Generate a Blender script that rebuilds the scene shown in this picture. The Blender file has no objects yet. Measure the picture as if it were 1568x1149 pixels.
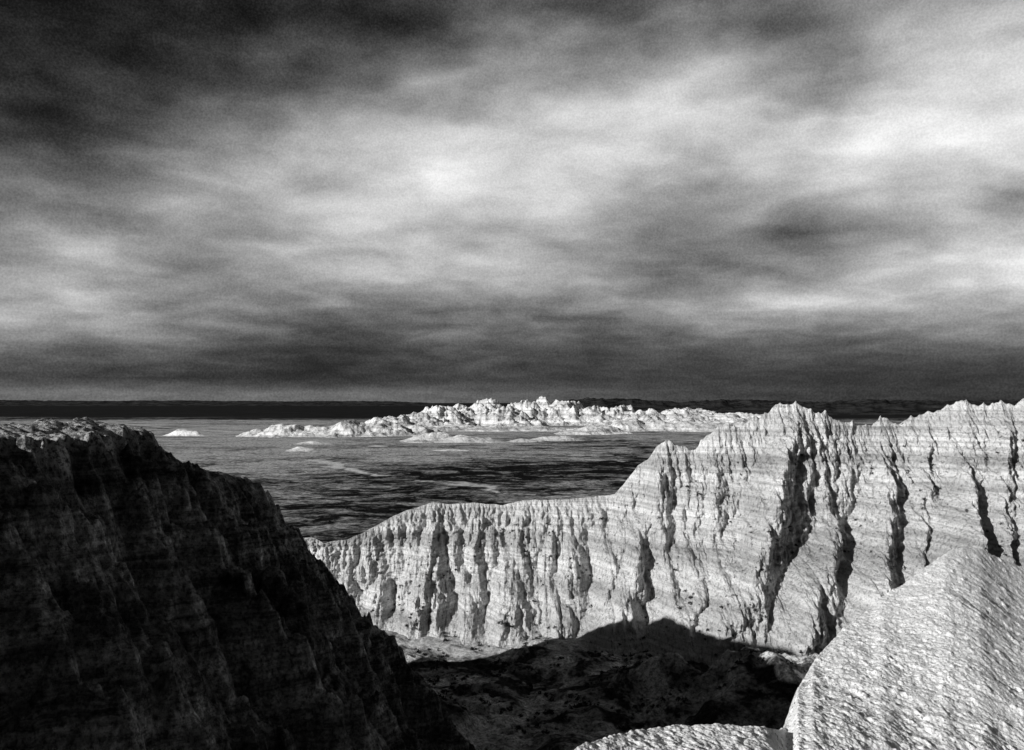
import bpy, math, numpy as np
from mathutils import Vector
rng=np.random.default_rng(7)
F=1307.0; EYE=100.0
# ---------------------------------------------------------------- noise
_perm=np.random.default_rng(3).permutation(4096).astype(np.int64)
def _h(ix,iy,seed):
    return _perm[(_perm[(ix+seed*131)&4095]+iy)&4095]
def perlin(x,y,seed=0):
    x=np.asarray(x,float); y=np.asarray(y,float)
    x,y=np.broadcast_arrays(x,y)
    ix=np.floor(x).astype(np.int64); iy=np.floor(y).astype(np.int64)
    fx=x-ix; fy=y-iy
    u=fx*fx*fx*(fx*(fx*6-15)+10); v=fy*fy*fy*(fy*(fy*6-15)+10)
    def g(a,b,dx,dy):
        an=_h(a,b,seed)*(2*math.pi/4096.0)
        return np.cos(an)*dx+np.sin(an)*dy
    n00=g(ix,iy,fx,fy); n10=g(ix+1,iy,fx-1,fy)
    n01=g(ix,iy+1,fx,fy-1); n11=g(ix+1,iy+1,fx-1,fy-1)
    return ((n00*(1-u)+n10*u)*(1-v)+(n01*(1-u)+n11*u)*v)*1.5
def fbm(x,y,o=4,seed=0,gain=.5):
    s=0;a=1
    for i in range(o):
        s=s+a*perlin(x*2**i,y*2**i,seed+i); a*=gain
    return s
def ridged(x,y,o=4,seed=0,gain=.5):
    s=0;a=1;t=0
    for i in range(o):
        s=s+a*(1-np.minimum(1,2*np.abs(perlin(x*2**i,y*2**i,seed+i)))); t+=a; a*=gain
    return s/t
def ss(a,b,x):
    t=np.clip((x-a)/(b-a),0,1); return t*t*(3-2*t)
def smooth(a,n):
    return np.convolve(np.pad(a,n//2,'edge'),np.ones(n)/n,'valid')
# rill erosion on a slope given as rows going downhill: returns depth cut into the hill
def rills(D0,dx,c,slope,iters=3,expo=.42,cap=14.):
    n,m=D0.shape; D=D0.copy(); ar=np.arange(m); xs=ar*dx
    for it in range(iters):
        A=np.ones((n,m))
        for i in range(n-1):
            d=D[i+1]; l=np.concatenate([[-1e9],d[:-1]]); r_=np.concatenate([d[1:],[-1e9]])
            k=np.where((l>d)&(l>=r_),-1,np.where(r_>d,1,0))
            A[i+1]+=np.bincount(np.clip(ar+k,0,m-1),weights=A[i],minlength=m)
        hgt=np.minimum(c*A**expo,cap)
        a=np.maximum.accumulate(hgt+slope*xs,axis=1)-slope*xs
        b=(np.maximum.accumulate((hgt-slope*xs)[:,::-1],axis=1))[:,::-1]+slope*xs
        dil=np.maximum(a,b)
        D=D0+dil*.6
    ker=dil.copy()
    ker[2:-2]=(dil[:-4]+dil[1:-3]+dil[2:-2]+dil[3:-1]+dil[4:])/5
    return ker
# ---------------------------------------------------------------- mesh helper
def grid_mesh(name,P,mat,attrs=None,mask=None,smooth=True):
    nr,nc=P.shape[:2]
    idx=np.arange(nr*nc).reshape(nr,nc)
    q=np.stack([idx[:-1,:-1],idx[:-1,1:],idx[1:,1:],idx[1:,:-1]],-1).reshape(-1,4)
    if mask is not None: q=q[mask.reshape(-1)]
    me=bpy.data.meshes.new(name)
    co=P.reshape(-1,3)
    if mask is not None:
        used=np.unique(q); rem=np.full(len(co),-1); rem[used]=np.arange(len(used))
        co=co[used]; q=rem[q]
    me.vertices.add(len(co)); me.vertices.foreach_set("co",co.astype(np.float32).ravel())
    me.loops.add(q.size); me.loops.foreach_set("vertex_index",q.astype(np.int32).ravel())
    me.polygons.add(len(q)); me.polygons.foreach_set("loop_start",np.arange(0,q.size,4,dtype=np.int32))
    me.polygons.foreach_set("loop_total",np.full(len(q),4,dtype=np.int32))
    me.polygons.foreach_set("use_smooth",np.full(len(q),smooth))
    me.update(calc_edges=True)
    if attrs:
        for k,v in attrs.items():
            a=me.attributes.new(k,'FLOAT','POINT')
            vv=v.reshape(-1)
            if mask is not None: vv=vv[used]
            a.data.foreach_set("value",vv.astype(np.float32))
    me.materials.append(mat)
    ob=bpy.data.objects.new(name,me); bpy.context.collection.objects.link(ob)
    return ob
# ---------------------------------------------------------------- materials
class NT:
    def __init__(s,nt): s.nt=nt
    def n(s,t,**k):
        x=s.nt.nodes.new(t)
        for a,b in k.items(): setattr(x,a,b)
        return x
    def put(s,sock,v):
        if v is None: return
        if hasattr(v,'is_output') : s.nt.links.new(v,sock)
        else: sock.default_value=v
    def m(s,op,a,b=None,c=None,clamp=False):
        x=s.n('ShaderNodeMath',operation=op,use_clamp=clamp)
        s.put(x.inputs[0],a); s.put(x.inputs[1],b); s.put(x.inputs[2],c)
        return x.outputs[0]
    def mr(s,v,a,b,c,d,smooth=False):
        x=s.n('ShaderNodeMapRange'); x.clamp=True
        if smooth: x.interpolation_type='SMOOTHSTEP'
        s.put(x.inputs[0],v)
        for i,w in enumerate((a,b,c,d)): s.put(x.inputs[i+1],w)
        return x.outputs[0]
    def mixf(s,t,a,b):
        x=s.n('ShaderNodeMix'); x.data_type='FLOAT'
        s.put(x.inputs[0],t); s.put(x.inputs[2],a); s.put(x.inputs[3],b)
        return x.outputs[0]
    def noise(s,vec,scale,detail=4,rough=.55,dist=0):
        x=s.n('ShaderNodeTexNoise'); s.nt.links.new(vec,x.inputs['Vector'])
        x.inputs['Scale'].default_value=scale; x.inputs['Detail'].default_value=detail
        x.inputs['Roughness'].default_value=rough; x.inputs['Distortion'].default_value=dist
        return x.outputs[0]
    def vscale(s,vec,sc):
        x=s.n('ShaderNodeVectorMath',operation='MULTIPLY'); s.nt.links.new(vec,x.inputs[0]); x.inputs[1].default_value=sc
        return x.outputs[0]
def new_mat(name):
    m=bpy.data.materials.new(name); m.use_nodes=True
    nt=m.node_tree; b=nt.nodes['Principled BSDF']
    b.inputs['Roughness'].default_value=1.0; b.inputs['Specular IOR Level'].default_value=0.0
    T=NT(nt); pos=T.n('ShaderNodeNewGeometry').outputs['Position']
    return m,T,b,pos
def finish(T,b,val,bump=None,dist=1.0,strength=1.0):
    c=T.n('ShaderNodeCombineColor')
    for i in range(3): T.nt.links.new(val,c.inputs[i])
    T.nt.links.new(c.outputs[0],b.inputs['Base Color'])
    if bump is not None:
        bp=T.n('ShaderNodeBump'); bp.inputs['Distance'].default_value=dist; bp.inputs['Strength'].default_value=strength
        T.nt.links.new(bump,bp.inputs['Height']); T.nt.links.new(bp.outputs[0],b.inputs['Normal'])
# pale eroded clay of the big ridge
mat_ridge,T,b,pos=new_mat('pale_banded_clay')
lay=T.noise(T.vscale(pos,(.004,.004,.14)),1,4,.62)
lay2=T.noise(T.vscale(pos,(.012,.012,.9)),1,3,.6)
big=T.noise(pos,.035,4,.6)
rill=T.noise(T.vscale(pos,(1.3,.6,.17)),1,5,.65,.2)
fine=T.noise(pos,2.2,5,.75)
v=T.mr(lay,.38,.58,.46,.78)
v=T.m('MULTIPLY',v,T.mr(lay2,.38,.54,.76,1.04))
v=T.m('MULTIPLY',v,T.mr(big,.3,.7,.80,1.16))
v=T.m('MULTIPLY',v,T.mr(fine,.35,.48,.46,1.05))
v=T.m('MULTIPLY',v,T.mr(rill,.37,.49,.58,1.02))
spk=T.m('MULTIPLY',T.mr(T.noise(pos,.7,4,.7),.61,.65,0,1),T.mr(T.noise(pos,.05,2,.5),.42,.58,0,1))
v=T.mixf(spk,v,.06)
h=T.m('ADD',T.m('MULTIPLY',rill,1.1),T.m('MULTIPLY',fine,.5))
h=T.m('ADD',h,T.m('MULTIPLY',lay2,.25))
finish(T,b,v,h,1.35,.95)
# hill: shade darkened into the base colour, sunlit crest patch painted pale by attribute
mat_hill,T,b,pos=new_mat('painted_shade_and_sunlit_cap')
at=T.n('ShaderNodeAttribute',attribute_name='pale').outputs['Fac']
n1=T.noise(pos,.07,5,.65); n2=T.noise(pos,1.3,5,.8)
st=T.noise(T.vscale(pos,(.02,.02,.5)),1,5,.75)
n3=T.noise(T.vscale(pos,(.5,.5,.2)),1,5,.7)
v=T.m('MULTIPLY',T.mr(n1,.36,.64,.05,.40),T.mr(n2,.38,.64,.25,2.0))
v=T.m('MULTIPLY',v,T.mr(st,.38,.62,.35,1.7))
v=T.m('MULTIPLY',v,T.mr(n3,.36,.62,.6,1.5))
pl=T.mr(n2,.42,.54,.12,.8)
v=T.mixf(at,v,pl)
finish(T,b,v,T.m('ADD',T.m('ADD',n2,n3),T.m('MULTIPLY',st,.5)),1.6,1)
# valley floor
mat_floor,T,b,pos=new_mat('scrub_valley_floor')
at=T.n('ShaderNodeAttribute',attribute_name='pale').outputs['Fac']
n1=T.noise(pos,.05,6,.65,.8); n2=T.noise(pos,.8,5,.8)
v=T.m('MULTIPLY',T.mr(n1,.44,.58,.06,.8),T.mr(n2,.38,.6,.2,1.5))
v=T.mixf(at,v,T.mr(n2,.35,.6,.25,.8))
finish(T,b,v,n2,1.6,1)
# near mound : cracked popcorn clay
mat_mound,T,b,pos=new_mat('crumbly_popcorn_clay')
def voro(sc,feat):
    x=T.n('ShaderNodeTexVoronoi',feature=feat); x.inputs['Scale'].default_value=sc
    T.nt.links.new(pos,x.inputs['Vector']); return x.outputs['Distance']
f2=voro(34,'F1'); g1=T.noise(pos,13,5,.75); g2=T.noise(pos,50,3,.7); g0=T.noise(pos,.7,5,.65)
v=T.mr(g0,.3,.7,.84,.95)
v=T.m('MULTIPLY',v,T.mr(g2,.35,.42,.12,1.0))
v=T.m('MULTIPLY',v,T.mr(g1,.33,.39,.5,1.0))
h=T.m('SUBTRACT',T.m('MULTIPLY',g1,.35),T.m('MULTIPLY',f2,.35))
h=T.m('ADD',h,T.m('MULTIPLY',g2,.55))
finish(T,b,v,h,.018,.8)
# plain
mat_plain,T,b,pos=new_mat('prairie_plain')
at=T.n('ShaderNodeAttribute',attribute_name='pale').outputs['Fac']
far=T.n('ShaderNodeAttribute',attribute_name='far').outputs['Fac']
wash_=T.n('ShaderNodeAttribute',attribute_name='outwash').outputs['Fac']
a0=T.noise(T.vscale(pos,(.0016,.0024,1)),1,4,.6,.8)
a1=T.noise(T.vscale(pos,(.006,.009,1)),1,8,.74,.9)
a2=T.noise(T.vscale(pos,(.035,.045,1)),1,6,.8,.6)
a4=T.noise(T.vscale(pos,(.2,.2,1)),1,4,.8)
s=T.m('ADD',T.m('MULTIPLY',a1,.6),T.m('MULTIPLY',a2,.4))
s=T.m('ADD',s,T.m('MULTIPLY',T.m('SUBTRACT',a0,.5),.35))
s=T.m('ADD',s,T.m('MULTIPLY',T.m('SUBTRACT',wash_,.5),.13))
v=T.mr(s,.46,.60,.012,.42)
v=T.m('MULTIPLY',v,T.mr(a4,.42,.58,.35,1.5))
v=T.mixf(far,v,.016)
v=T.mixf(at,v,T.mr(a4,.35,.6,.3,.8))
finish(T,b,v,a4,1.5,.6)
mat_butte,T,b,pos=new_mat('distant_butte_clay')
l=T.noise(T.vscale(pos,(.001,.001,.08)),1,5,.7); n=T.noise(pos,.05,5,.75)
v=T.m('MULTIPLY',T.mr(l,.40,.58,.46,.84),T.mr(n,.38,.5,.5,1.05))
finish(T,b,v,n,7,.9)
mat_mesa,T,b,pos=new_mat('dark_wooded_mesa')
n=T.noise(T.vscale(pos,(.004,.004,.02)),1,6,.8)
finish(T,b,T.mr(n,.4,.65,.01,.06),n,30,1)
mat_shrub,T,b,pos=new_mat('juniper_foliage')
finish(T,b,T.mr(T.noise(pos,3,3,.6),.3,.7,.02,.06))
# ---------------------------------------------------------------- plain (ground)
def plain_h(X,Y):
    return 0.7*fbm(X/90,Y/90,3,11)-0.5
az=np.concatenate([np.linspace(-math.pi,-.66,40,endpoint=False),np.linspace(-.66,.66,900),np.linspace(.66,math.pi,41)[1:]])
r=np.concatenate([[1,60,200],np.geomspace(420,9000,460),np.geomspace(9200,90000,60)])
R,A=np.meshgrid(r,az,indexing='ij')
X=R*np.sin(A); Y=R*np.cos(A)
fade=ss(400,600,R)*(1-ss(3000,9000,R))
Z=plain_h(X,Y)*fade
def polydist(X,Y,pts):
    d=np.full(X.shape,1e9)
    for (x0,y0),(x1,y1) in zip(pts[:-1],pts[1:]):
        dx,dy=x1-x0,y1-y0; t=np.clip(((X-x0)*dx+(Y-y0)*dy)/(dx*dx+dy*dy),0,1)
        d=np.minimum(d,np.hypot(X-x0-t*dx,Y-y0-t*dy))
    return d
def onplain(px,py):
    d=EYE*F/(py-616); return ((px-784)/F*d,d)
wash=[[(480,704),(505,708),(520,714),(545,719),(548,722),(585,729)],[(640,735),(690,738),(730,743),(775,754),(800,757)],[(180,648),(260,655),(380,663)],
      [(560,700),(600,703),(660,706)],[(860,701),(950,706)],[(250,644),(400,645),(560,643)]]
pale=np.zeros_like(X)
wx=X+14*fbm(X/50,Y/50,3,40); wy=Y+26*fbm(X/50,Y/50,3,44)
for i,wsh in enumerate(wash):
    P=[onplain(*p) for p in wsh]
    d=polydist(wx,wy,P); w=[13,8,14,6,9,60][i]*(1+.8*perlin(X/70,Y/90,60))
    pale=np.maximum(pale,(1-ss(w*.4,w*1.2,d))*[.95,.85,.6,.5,.7,.35][i])
PXg=784+F*X/np.maximum(Y,1)
outw=.28+.85*ss(1300,1700,Y)*(1-ss(4200,5200,Y))*(1-.35*ss(600,900,PXg)) + .75*np.exp(-((PXg-350)/190)**2-((Y-1350)/330)**2)
outw=np.clip(outw,0,1.1)
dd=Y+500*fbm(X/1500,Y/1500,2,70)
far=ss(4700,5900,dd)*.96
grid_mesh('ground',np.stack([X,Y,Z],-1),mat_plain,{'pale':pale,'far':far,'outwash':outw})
# ---------------------------------------------------------------- control curve helper
def curve(px,pts):
    a=np.array(pts,float); o=[]
    for k in range(1,a.shape[1]): o.append(np.interp(px,a[:,0],a[:,k]))
    return o
# ---------------------------------------------------------------- main badlands ridge
px=np.linspace(250,1900,1900)
cr=[(250,1000,350),(380,880,350),(465,822,350),(480,820,350),(500,829,350),(540,822,352),(575,806,355),(600,790,358),(640,775,360),(665,768,362),(690,771,364),(720,769,366),(770,772,368),(800,765,368),(870,763,368),(940,756,366),(952,742,364),(975,712,360),(990,703,358),(1004,682,354),(1018,676,354),(1035,683,355),(1060,694,356),(1080,668,354),(1100,656,352),(1113,645,352),(1120,657,352),(1140,650,353),(1165,640,354),(1185,623,354),(1210,617,354),(1232,621,354),(1255,634,355),(1275,639,358),(1310,652,362),(1350,641,364),(1365,646,364),(1400,640,364),(1440,627,360),(1475,615,356),(1500,621,355),(1530,616,354),(1550,624,353),(1568,613,352),(1700,625,345),(1900,640,340)]
ba=[(250,1010,340),(465,900,340),(560,945,333),(620,960,326),(700,978,318),(760,985,314),(870,985,311),(930,978,312),(1000,975,306),(1060,975,300),(1120,1005,291),(1200,1018,284),(1240,1022,280),(1350,1037,272),(1568,1050,265),(1900,1060,262)]
cpy,cd=curve(px,cr); bpy_,bd=curve(px,ba)
cd=smooth(cd,61); bd=smooth(bd,61)
cX=(px-784)/F*cd; cZ=EYE-(cpy-616)/F*cd
bX=(px-784)/F*bd; bZ=EYE-(bpy_-616)/F*bd
rt=ss(960,1060,px)
cZ=cZ+.9*fbm(cX/6,cX*0,3,21,.5)*(.4+.6*rt)+rt*3.0*(ridged(cX/13,cX*0+3,3,23)**1.5-.4)
v=np.linspace(0,1.15,440)
V=v[:,None]
prof=np.where(V<=1,V**.95,V)+.05*np.sin(V*math.pi)
Xr=cX+(bX-cX)*V; Yr=cd+(bd-cd)*V; Zr=cZ+(bZ-cZ)*prof
PX=np.broadcast_to(px,Xr.shape); VV=np.broadcast_to(V,Xr.shape)
right=ss(960,1120,PX)
top=ss(0,.15,VV)
wp=PX+3.5*fbm(Xr/10,Zr/12,3,51)
spurs=[(1475,1430,.18,16,90,20),(1568,1600,.3,14,60,14),(1210,1090,.03,26,74,15),(1012,930,.02,16,54,11),(1285,1190,.36,12,74,14),(1360,1300,.10,18,60,12),(1085,1045,.60,14,46,8),(1150,1160,.30,10,40,5),(1530,1500,.02,18,50,9),(1415,1385,.05,12,36,7),(1680,1680,.1,20,80,16),(1800,1800,.1,20,80,16),
 (665,632,.05,14,34,4),(800,764,.05,14,34,3.5),(880,860,.05,14,30,3),(950,915,.05,14,36,5),(735,712,.05,12,28,3)]
SP=np.zeros_like(Xr)
for (p0,p1,v0,w0,w1,am) in spurs:
    q=np.clip((VV-v0)/(1-v0),0,1.2)
    gx=p0+(p1-p0)*q; w=w0+(w1-w0)*q**.8
    prf=np.clip(1-np.abs(wp-gx)/w,0,1); prf=.45*prf+.55*prf*prf*(3-2*prf)
    SP=np.maximum(SP,am*prf*ss(v0-.04,v0+.16,VV+.03*fbm(Xr/3,Zr/3,2,59))*(.4+.6*ss(0,.6,q)))
G=np.zeros_like(Xr)
gul=[(608,600,.25,16,22,3),(690,700,.35,14,22,4),(740,744,.25,10,20,2),(812,822,.3,14,24,3),(905,908,.2,14,22,2.5),(975,992,.05,22,34,7),(1120,1136,.15,26,34,4),(1260,1225,.1,18,30,2),(1325,1280,.15,20,38,3),(1510,1490,.12,16,36,4),(1620,1600,.1,30,60,10)]
for (p0,p1,v0,wl,wr,dp) in gul:
    gx=p0+(p1-p0)*VV; t=wp-gx
    w=np.where(t<0,wl,wr)*(.55+.7*VV)
    g=np.clip(1-np.abs(t)/w,0,1)
    G=np.maximum(G,dp*g*ss(v0,v0+.25,VV)*(1-.4*ss(.75,1.0,VV)))
form=G-SP
n_big=2.6*fbm(Xr/30,Zr/36,3,71)*top*(1+.7*right); n_mid=1.4*fbm(Xr/7,Zr/9,4,75,.55)*(.3+.7*top)
D0=.3*form+.6*n_big+n_mid+.35*fbm(Xr/1.3,Zr/2.0,2,79)
dxm=float(np.mean(np.diff(Xr[200])))
RL=rills(D0,dxm,.12,.92,2,.42,5.5)*(1-.25*right)
# dense fine ribbing between the bigger gullies
wu=Xr+.5*fbm(Xr/5,Zr/9,2,37)
def ribf(w_,zl,seed,k_=1.6): return 1-np.minimum(1,k_*np.abs(perlin(wu/w_,Zr/zl,seed)))
ribs=(1.5*ribf(5.0,50,63)+.9*ribf(2.3,28,65)+.35*ribf(1.1,14,67)-1.3)*(.35+.65*top)*(.55+.55*ss(-.3,.4,fbm(Xr/25,Zr/20,2,73)))
rk=1-.5*ss(.84,1.04,VV)
zz=Zr+1.0*fbm(Xr/90,Yr/90,2,91)
bed=perlin(zz/4.2,Xr/700,93)
D=(form+n_big+n_mid+RL+ribs-2.)*rk+.42*bed*top+.22*perlin(zz/1.4,Xr/400,95)*top+(.4+.5*right)*fbm(Xr/3.2,Zr/3.2,4,97,.62)*(.3+.7*top)
Yr=Yr+D; Zr=Zr-.14*D*(.12+.88*top)
vb=np.linspace(1,.02,50)[:,None]
Xb=cX*(1+.22*vb); Yb=cd+70*vb+2*fbm(cX/12,vb*4,3,101)*vb+D[0]; Zb=Zr[0]+(-6-Zr[0])*vb**.8
P=np.concatenate([np.stack([Xb,Yb,Zb],-1),np.stack([Xr,Yr,Zr],-1)],0)
grid_mesh('badlands_ridge',P,mat_ridge)
ridge_pts=np.stack([Xr,Yr,Zr],-1)
# ---------------------------------------------------------------- left hill (in its own shade)
yy=np.concatenate([np.linspace(-160,60,60,endpoint=False),np.linspace(60,290,860)])
ct=[(-160,-78,112),(70,-80,113),(86,-80,107),(98,-77,100.5),(108,-73,96.8),(118,-72,96.7),(128,-71,97.0),(140,-70,96.8),(150,-69,96.2),(156,-69,94.6),(163,-68.5,91.8),(172,-68,88.6),(182,-67,86.0),(195,-66,83.8),(208,-65,81.7),(214,-65,77.5),(225,-64,69.5),(240,-61,60),(250,-55.5,49),(257,-49,39),(264,-44,29),(276,-38,14),(290,-34,2)]  # near crest, out of view, raised to throw shade on the valley
hx,hz=curve(yy,ct)
hx=smooth(hx,17)
ns=600
sarr=np.concatenate([np.linspace(-120,-8,50,endpoint=False),np.linspace(-8,78,ns)])
S,YY=np.meshgrid(sarr,yy,indexing='xy')
HX=hx[:,None]; HZ=hz[:,None]+.7*fbm(yy/8,yy*0,3,111,.5)[:,None]
XX=HX+S
Se=np.maximum(S,0)
sk=YY+.3*Se
spur=1-np.minimum(1,1.7*np.abs(perlin(sk/36+.12*fbm(YY/20,S/20,2,119),S/200+.3,121)))
o0=(9*(spur-.5)*ss(3,22,Se)+2.8*fbm(XX/10,YY/10,5,127,.58)*ss(0,6,Se))
o0+=7*np.exp(-((YY-112-S*.35)/7)**2)*ss(6,16,Se)
sub=(o0[60:,50:]).T.copy()
off=o0.copy()
cut=rills(sub+.3*fbm(XX[60:,50:].T/1.5,YY[60:,50:].T/1.5,3,129),(290-60)/860.,.12,.9,2,.42,8.)
off[60:,50:]+=(cut.T-1.5)*ss(1,9,Se[60:,50:])*ss(60,75,YY[60:,50:])
x_=np.maximum(Se+off,0)
crestw=6*np.exp(-((YY-128)/24)**2)+1.5
drop=np.where(x_<crestw,.3*x_,.3*crestw+1.25*(x_-crestw))
drop=drop+1.7*perlin(drop/5.,YY/160,137)*ss(2,8,drop)
zE=HZ-drop
zE=9+np.logaddexp((zE-9)/3.,0)*3.
zW=HZ+.62*S+2*fbm(XX/14,YY/14,4,131)*ss(1,8,-S)
Zh=np.where(S>=0,zE,zW)+(.12+.35*ss(3,10,np.abs(S)))*fbm(XX/2.6,YY/2.6,4,133,.6)
capm=np.exp(-((YY-130)/22)**2)*(1-ss(5,11,np.abs(S-2)))
Zh+=capm*(.45*np.abs(fbm(XX/4.5,YY/4.5,4,139,.6))+.05)
Zh=np.where((S>60),Zh-(S-60)*.6,Zh)
pale=np.exp(-((YY-127)/19)**2)*(1-ss(6.0,10.5,S+3.5*fbm(XX/5,YY/5,3,135)+1))  # sunlit patch near the crest, painted in as paler colour
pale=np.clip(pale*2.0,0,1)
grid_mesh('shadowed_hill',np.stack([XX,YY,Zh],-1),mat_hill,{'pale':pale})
# ---------------------------------------------------------------- valley floor
gx=np.linspace(-150,300,700); gy=np.linspace(120,430,560)
GX,GY=np.meshgrid(gx,gy)
Zf=11+2.4*fbm(GX/30,GY/30,5,141)+1.8*ridged(GX/16,GY/16,3,149)
def hump(cx,cy,rx,ry,H,seed):
    r=np.hypot((GX-cx)/rx,(GY-cy)/ry)+.16*fbm(GX/16,GY/16,4,seed)
    return H*(1-ss(.0,1.05,r))
Zf+=hump(76,243,42,34,19.5,151)*(.94+.10*ridged(GX/9,GY/18,3,155))
Zf+=hump(40,262,24,20,7,157)+hump(-30,232,22,30,13,161)+hump(5,300,14,6,2.2,163)
Zf-= .075*np.maximum(0,GY-345)**1.25*1.2
Zf-=np.maximum(0,GY-400)*.5
pale=ss(299,309,GY+5*fbm(GX/12,GY/12,3,165))*.95
grid_mesh('valley_floor',np.stack([GX,GY,Zf],-1),mat_floor,{'pale':pale})
# ---------------------------------------------------------------- foreground mound
px2=np.concatenate([np.linspace(560,1188,520,endpoint=False),np.linspace(1188,1226,140,endpoint=False),np.linspace(1226,1640,600),np.linspace(1650,2300,40)])
sil=[(560,1400,3.2),(700,1262,3.7),(850,1152,4.3),(880,1138,4.5),(930,1121,4.8),(1000,1106,5.2),(1040,1103,5.3),(1080,1101,5.4),(1130,1106,5.5),(1165,1106,5.6),(1190,1111,5.8),(1199,1108,5.95),(1204,1096,6.2),(1210,1076,6.5),(1216,1054,6.9),(1228,1034,7.3),(1240,1010,7.7),(1262,988,8.3),(1285,962,8.9),(1300,950,9.2),(1330,930,9.8),(1345,914,10.1),(1375,898,10.6),(1400,880,11),(1425,860,11.5),(1445,844,11.9),(1470,837,12.3),(1495,839,12.5),(1520,852,12.7),(1545,863,12.9),(1568,869,13.1),(1640,890,14),(2300,960,16)]
fx=np.linspace(500,2400,3801)
sp,sd=curve(fx,sil)
sd=smooth(smooth(sd,61),61); sp=smooth(sp,11)
sp2=smooth(sp,23); bl=ss(1230,1300,fx); sp=sp*(1-bl)+sp2*bl
sp=np.interp(px2,fx,sp); sd=np.interp(px2,fx,sd)
bp=np.full_like(px2,1500.0)
bdp=np.interp(px2,[560,1200,1300,2300],[2.6,2.75,2.9,3.0])
ex=1-.40*ss(1120,1480,px2)
tt=np.linspace(0,1,760)[:,None]
PYm=bp+(sp-bp)*tt
Dm=1/(1/bdp+(1/sd-1/bdp)*tt**ex)
Xm=(px2-784)/F*Dm; Zm=EYE-(PYm-616)/F*Dm
edge=1-ss(.9,1,tt)
far_=ss(4.5,6.5,Dm)
bul=fbm(Xm/1.9,Dm/1.9,2,173)*.07*far_+.010*fbm(Xm/.5,Dm/.5,2,179)
# dried run-off swirls and little ledges
ql=fbm(Xm/1.5,Dm/1.1,3,191)
bul+=.030*far_*np.abs(perlin(ql*2.2+Dm/1.3,Xm/3.0,193))-.02*far_*ridged(Xm/.9,Dm/.7,3,195)**3
rr=np.hypot(Xm-4.1,(Dm-6.3)*.9)+.12*fbm(Xm/.8,Dm/.8,2,181)
bul+=.014*np.sin(rr*15)*np.exp(-(rr/1.0)**2)
clod=np.clip(fbm(Xm/.13,Dm/.13,2,197)-.4,0,1)*.035
Zm=Zm+bul*(.4+.6*edge)+.009*fbm(Xm/.06,Dm/.06,3,187,.6)+.011*far_*fbm(Xm/.3,Dm/.3,3,189)+clod*(.4+.6*far_)
Ym=Dm*1.0
fall=[]
for dy,dz in [(.05,-.02),(.2,-.15),(.5,-.6),(1.2,-1.8),(3,-5),(8,-13),(20,-30),(45,-62),(70,-95)]:
    fall.append(np.stack([Xm[-1]*(1+dy/sd*.3),Ym[-1]+dy,Zm[-1]+dz],-1))
P=np.concatenate([np.stack([Xm,Ym,Zm],-1),np.array(fall)],0)
near=[]
for dy,zz_ in [(-30,-9),(-8,-2.0),(-2,-1.75),(0,-1.7),(1.5,-1.7)]:
    near.append(np.stack([Xm[0]*1.0+0*px2,np.full_like(px2,dy),np.full_like(px2,EYE+zz_)],-1))
P=np.concatenate([np.array(near),P],0)
grid_mesh('foreground_mound',P,mat_mound)
# ---------------------------------------------------------------- distant buttes
bx=np.linspace(190,1230,1300); bdv=np.geomspace(1350,5600,680)
BX,BD=np.meshgrid(bx,bdv)
WX=(BX-784)/F*BD; WY=BD
H=np.zeros_like(WX)
blobs=[(392,2540,24,70,657),(440,2560,44,110,649),(490,2580,44,120,650),(535,2600,46,130,645),(585,2620,46,130,644),(625,2700,36,100,648),
(600,3300,40,160,638),(640,3500,50,220,634),(672,3700,46,260,624),(700,3900,46,280,622),(745,4000,38,320,615),(775,3800,44,240,623),(805,4000,44,320,617),(832,4200,26,320,612),(868,4000,44,320,617),(905,3900,42,280,625),(945,4000,48,280,622),(990,3800,46,280,628),(1035,3800,50,280,629),(1060,4200,44,320,627),(1095,3900,54,280,634),(1150,4100,60,280,633),
(655,3000,44,100,651),(700,3050,44,100,650),(760,3000,50,100,652),(815,3020,48,100,651),(860,3100,42,90,654),(900,2700,36,80,652),(925,2750,30,80,650),(965,3050,42,130,642),(1005,3050,44,130,644),(1050,3050,48,130,645),(1100,3000,54,130,645),(1160,2950,54,130,645),
(662,2200,36,55,662),(640,2150,20,40,672),(715,2150,34,45,665),(742,2130,30,36,669),(693,1780,26,24,687),(462,1760,22,26,682),(366,1820,34,18,687),(905,1620,44,14,695),(935,1600,34,12,697),(850,2250,40,28,665),(480,2050,24,20,674),(800,2150,28,20,671),(575,1950,20,18,681),(285,2560,26,24,657)]
wn=fbm(WX/220,WY/260,3,201); wn2=fbm(WX/50,WY/50,4,205)
for (p,d,w,ry,tp) in blobs:
    cx=(p-784)/F*d; rx=w/F*d*1.25
    Ht=EYE-(tp-616)/F*d
    sm=min(1,Ht/35); small=d<2400
    r=.88*np.hypot((WX-cx)/rx,(WY-d)/ry)+.22*sm*wn+((.12) if small else .17)*wn2
    pf=1-ss(.1,1.0,r); pc=np.clip((1-r)/.85,0,1)
    H=np.maximum(H,Ht*1.14*(.6*pf+.4*pc if not small else .4*pf+.6*pc))
rg=ridged(WX/125,WY/170,2,211,.5); rg2=ridged(WX/40,WY/110,2,219,.5)
Hh=H*(.62+.34*rg+.12*rg2)-1.6
mask=(np.maximum.reduce([Hh[:-1,:-1],Hh[1:,:-1],Hh[:-1,1:],Hh[1:,1:]])>-1.4)
grid_mesh('distant_buttes',np.stack([WX,WY,Hh],-1),mat_butte,mask=mask)
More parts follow.
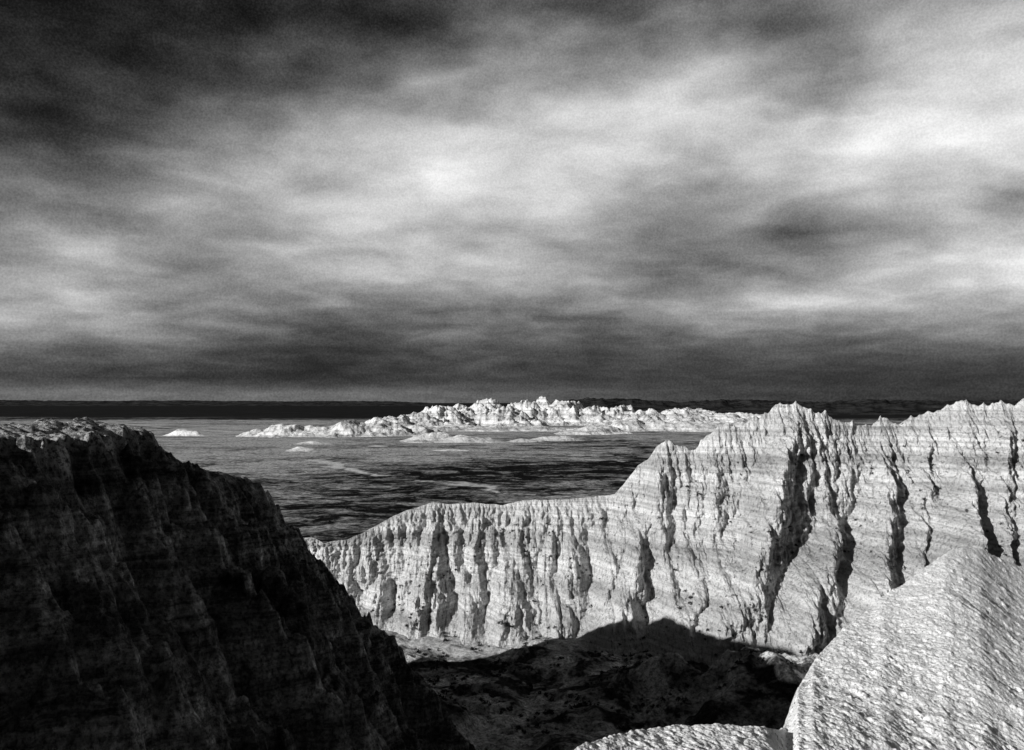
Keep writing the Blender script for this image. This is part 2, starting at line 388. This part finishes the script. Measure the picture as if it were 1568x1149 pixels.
# ---------------------------------------------------------------- dark mesas at the horizon
def mesa(name,px0,px1,d,tops,depth,seed,n=900):
    p=np.linspace(px0,px1,n); tp=np.interp(p,[a for a,_ in tops],[b_ for _,b_ in tops])
    x=(p-784)/F*d; z=EYE-(tp-616)/F*d
    rows=[]
    for i,t_ in enumerate(np.linspace(0,1,60)):
        prof_=ss(0,.45,t_)*(1-ss(.8,1,t_))
        nse=ridged(x/(d*.035),t_*3+0*x,4,seed)
        y=d-depth*.5+depth*t_+0*x
        rows.append(np.stack([x*(y/d),y,(z*1.0)*prof_*(.72+.35*nse)-3],-1))
    grid_mesh(name,np.array(rows),mat_mesa)
mesa('distant_mesa',830,2600,8200,[(830,622),(850,614),(900,609),(960,610),(1000,613),(1050,615),(1110,611),(1160,612),(1250,615),(1330,611),(1400,613),(1568,612),(2600,612)],3000,221)
mesa('distant_mesa',-2200,700,24000,[(-2200,612),(0,612.5),(170,614),(240,613),(420,614.5),(580,614),(640,616),(700,620)],5000,231)
# ---------------------------------------------------------------- shrubs
def shrubs(pts,rad):
    vs=[];fs=[];c=0
    for p,r_ in zip(pts,rad):
        nf=26
        d=rng.normal(size=(nf,3)); d/=np.linalg.norm(d,axis=1)[:,None]; d[:,2]=np.abs(d[:,2])*.8
        cc=p+d*r_*rng.uniform(.4,1,(nf,1))
        for q in cc:
            tri_=q+rng.normal(size=(3,3))*r_*.34
            vs.extend(tri_.tolist()); fs.append((c,c+1,c+2)); c+=3
    me=bpy.data.meshes.new('desert_shrubs'); me.from_pydata(vs,[],fs); me.materials.append(mat_shrub)
    o=bpy.data.objects.new('desert_shrubs',me); bpy.context.collection.objects.link(o)
pts=[];rad=[]
cl=fbm(Xr/25,Zr/20,2,241)
while len(pts)<650:
    i=rng.integers(40,390); j=rng.integers(180,1650)
    if cl[i,j]>.12 or rng.random()<.12:
        pts.append(ridge_pts[i,j]+np.array([0,-.1,0])); rad.append(rng.uniform(.2,.9)**1.3)
while len(pts)<1700:
    i=rng.integers(200,370); j=rng.integers(150,480)
    if perlin(GX[i,j]/14,GY[i,j]/14,251)>0:
        pts.append(np.array([GX[i,j],GY[i,j],Zf[i,j]])); rad.append(rng.uniform(.3,1.1))
shrubs(np.array(pts),rad)
# ---------------------------------------------------------------- sun + sky
sun_dir=Vector((-.745,-.635,0)).normalized(); el=math.radians(20.5)
sd_=Vector((sun_dir.x*math.cos(el),sun_dir.y*math.cos(el),math.sin(el)))
L=bpy.data.lights.new('sun','SUN'); L.energy=5; L.angle=math.radians(.5); L.color=(1,.995,.985)
lo=bpy.data.objects.new('sun',L); bpy.context.collection.objects.link(lo)
lo.rotation_euler=(-sd_).to_track_quat('-Z','Y').to_euler(); lo.location=(-200,-200,300)
w=bpy.data.worlds.new('World'); bpy.context.scene.world=w; w.use_nodes=True
nt=w.node_tree; nt.nodes.clear(); T=NT(nt)
out=T.n('ShaderNodeOutputWorld'); bg=T.n('ShaderNodeBackground'); nt.links.new(bg.outputs[0],out.inputs[0])
bg.inputs[1].default_value=.1
sky=T.n('ShaderNodeTexSky'); sky.sky_type='NISHITA'; sky.sun_disc=False
sky.sun_elevation=el; sky.sun_rotation=math.atan2(sd_.x,sd_.y)
sep=T.n('ShaderNodeSeparateColor'); nt.links.new(sky.outputs[0],sep.inputs[0])
clear=T.m('MULTIPLY',sep.outputs[0],.04)
tc=T.n('ShaderNodeTexCoord').outputs['Generated']
sx=T.n('ShaderNodeSeparateXYZ'); nt.links.new(tc,sx.inputs[0]); x,y,z=sx.outputs
zc=T.m('ADD',T.m('MAXIMUM',z,0),.13)
cv=T.n('ShaderNodeCombineXYZ'); T.put(cv.inputs[0],T.m('DIVIDE',x,zc)); T.put(cv.inputs[1],T.m('DIVIDE',y,zc)); pv=cv.outputs[0]
azn=T.m('ARCTAN2',x,y); eln=T.m('ARCTAN2',z,T.m('SQRT',T.m('ADD',T.m('MULTIPLY',x,x),T.m('MULTIPLY',y,y))))
iso=T.vscale(tc,(1,1,2.4))
wn1=T.noise(pv,1.8,3,.5); wn2=T.noise(iso,6,4,.5)
azw=T.m('ADD',azn,T.m('MULTIPLY',T.m('SUBTRACT',wn1,.5),.09))
elp=T.m('MAXIMUM',eln,0)
elw=T.m('ADD',eln,T.m('MULTIPLY',T.m('SUBTRACT',wn2,.5),T.m('MULTIPLY',T.m('MINIMUM',elp,.3),.5)))
cols=np.linspace(0,1568,15)
rowsy=[0,60,120,180,240,275,300,360,420,470,510,550,580,605]
M=np.array([
[38,42,48,54,60,62,72,92,84,108,102,105,125,150,175],
[36,48,54,58,62,68,88,105,80,85,155,105,132,190,220],
[48,55,64,76,100,132,175,175,142,205,210,182,228,225,228],
[68,72,80,98,130,165,195,212,195,212,220,208,220,225,232],
[95,95,112,148,175,186,200,214,214,214,206,198,218,245,232],
[112,115,126,162,192,205,214,219,210,202,190,184,200,245,160],
[125,126,136,170,200,216,219,215,198,180,166,160,186,220,130],
[135,145,152,158,172,182,187,175,152,134,116,96,120,178,212],
[150,175,160,152,170,176,188,188,168,124,98,140,182,240,240],
[165,192,150,130,136,112,125,136,130,145,165,215,190,180,185],
[188,165,155,90,74,80,108,106,88,98,130,128,100,108,115],
[82,82,78,65,54,58,72,78,72,72,78,70,60,72,80],
[66,62,57,52,49,52,58,62,58,58,60,55,49,52,56],
[122,126,126,122,118,112,108,102,92,82,72,66,62,62,62]],float)/255
def samp(pxv,pyv):
    pxv=np.clip(pxv,0,1568); pyv=np.clip(pyv,0,605)
    cx=np.array([np.interp(pxv,cols,M[i]) for i in range(len(rowsy))])
    return np.interp(pyv,rowsy,cx)
els=[.011,.026,.05,.08,.11,.145,.18,.21,.24,.27,.32,.37,.42,.47]
acc=None
fac=T.m('DIVIDE',T.m('ADD',azw,.62),1.24,clamp=True)
for i,e in enumerate(els):
    cr_=T.n('ShaderNodeValToRGB'); cr_.color_ramp.interpolation='B_SPLINE'
    N=30
    while len(cr_.color_ramp.elements)<N: cr_.color_ramp.elements.new(.5)
    for j in range(N):
        a=-.62+1.24*j/(N-1)
        pxv=784+F*math.tan(a); pyv=616-F*math.tan(e)/math.cos(a)
        val=float(samp(pxv,pyv)); el_=cr_.color_ramp.elements[j]
        el_.position=j/(N-1); el_.color=(val,val,val,1)
    T.put(cr_.inputs[0],fac)
    o=cr_.outputs[0]
    if acc is None: acc=o
    else: acc=T.mixf(T.mr(elw,els[i-1],e,0,1),acc,o)
det=T.noise(pv,2.8,6,.52,.3); puff=T.noise(iso,10,5,.5,.3)
fadeh=T.mr(elp,.02,.09,.4,1)
dd_=T.m('ADD',T.m('MULTIPLY',T.m('SUBTRACT',det,.5),.42),T.m('MULTIPLY',T.m('SUBTRACT',puff,.5),.32))
val=T.m('ADD',acc,T.m('MULTIPLY',dd_,fadeh))
val=T.m('ADD',T.m('MULTIPLY',T.m('SUBTRACT',val,.5),1.06),.475)
gr=T.noise(tc,480,1,.5); val=T.m('ADD',val,T.m('MULTIPLY',T.m('SUBTRACT',gr,.5),.16))
out_=T.mr(T.m('ABSOLUTE',azn),.8,1.2,0,1,True)
val=T.mixf(out_,val,.2)
hi=T.mr(eln,.55,.85,0,1,True); val=T.mixf(hi,val,.2)
val=T.m('POWER',T.m('MINIMUM',T.m('MAXIMUM',val,.03),.98),2.2)
tot=T.m('ADD',clear,T.m('MULTIPLY',val,10))
cc=T.n('ShaderNodeCombineColor')
for i in range(3): T.put(cc.inputs[i],tot)
nt.links.new(cc.outputs[0],bg.inputs[0])
# ---------------------------------------------------------------- camera
cam=bpy.data.cameras.new('camera'); cam.sensor_width=36; cam.lens=36*F/1568; cam.clip_start=.1; cam.clip_end=200000
co=bpy.data.objects.new('camera',cam); bpy.context.collection.objects.link(co)
co.location=(0,0,EYE); co.rotation_euler=(math.radians(90)+math.atan(41.5/F),0,0)
bpy.context.scene.camera=co
sc=bpy.context.scene
sc.view_settings.view_transform='Standard'; sc.view_settings.look='None'; sc.view_settings.exposure=0
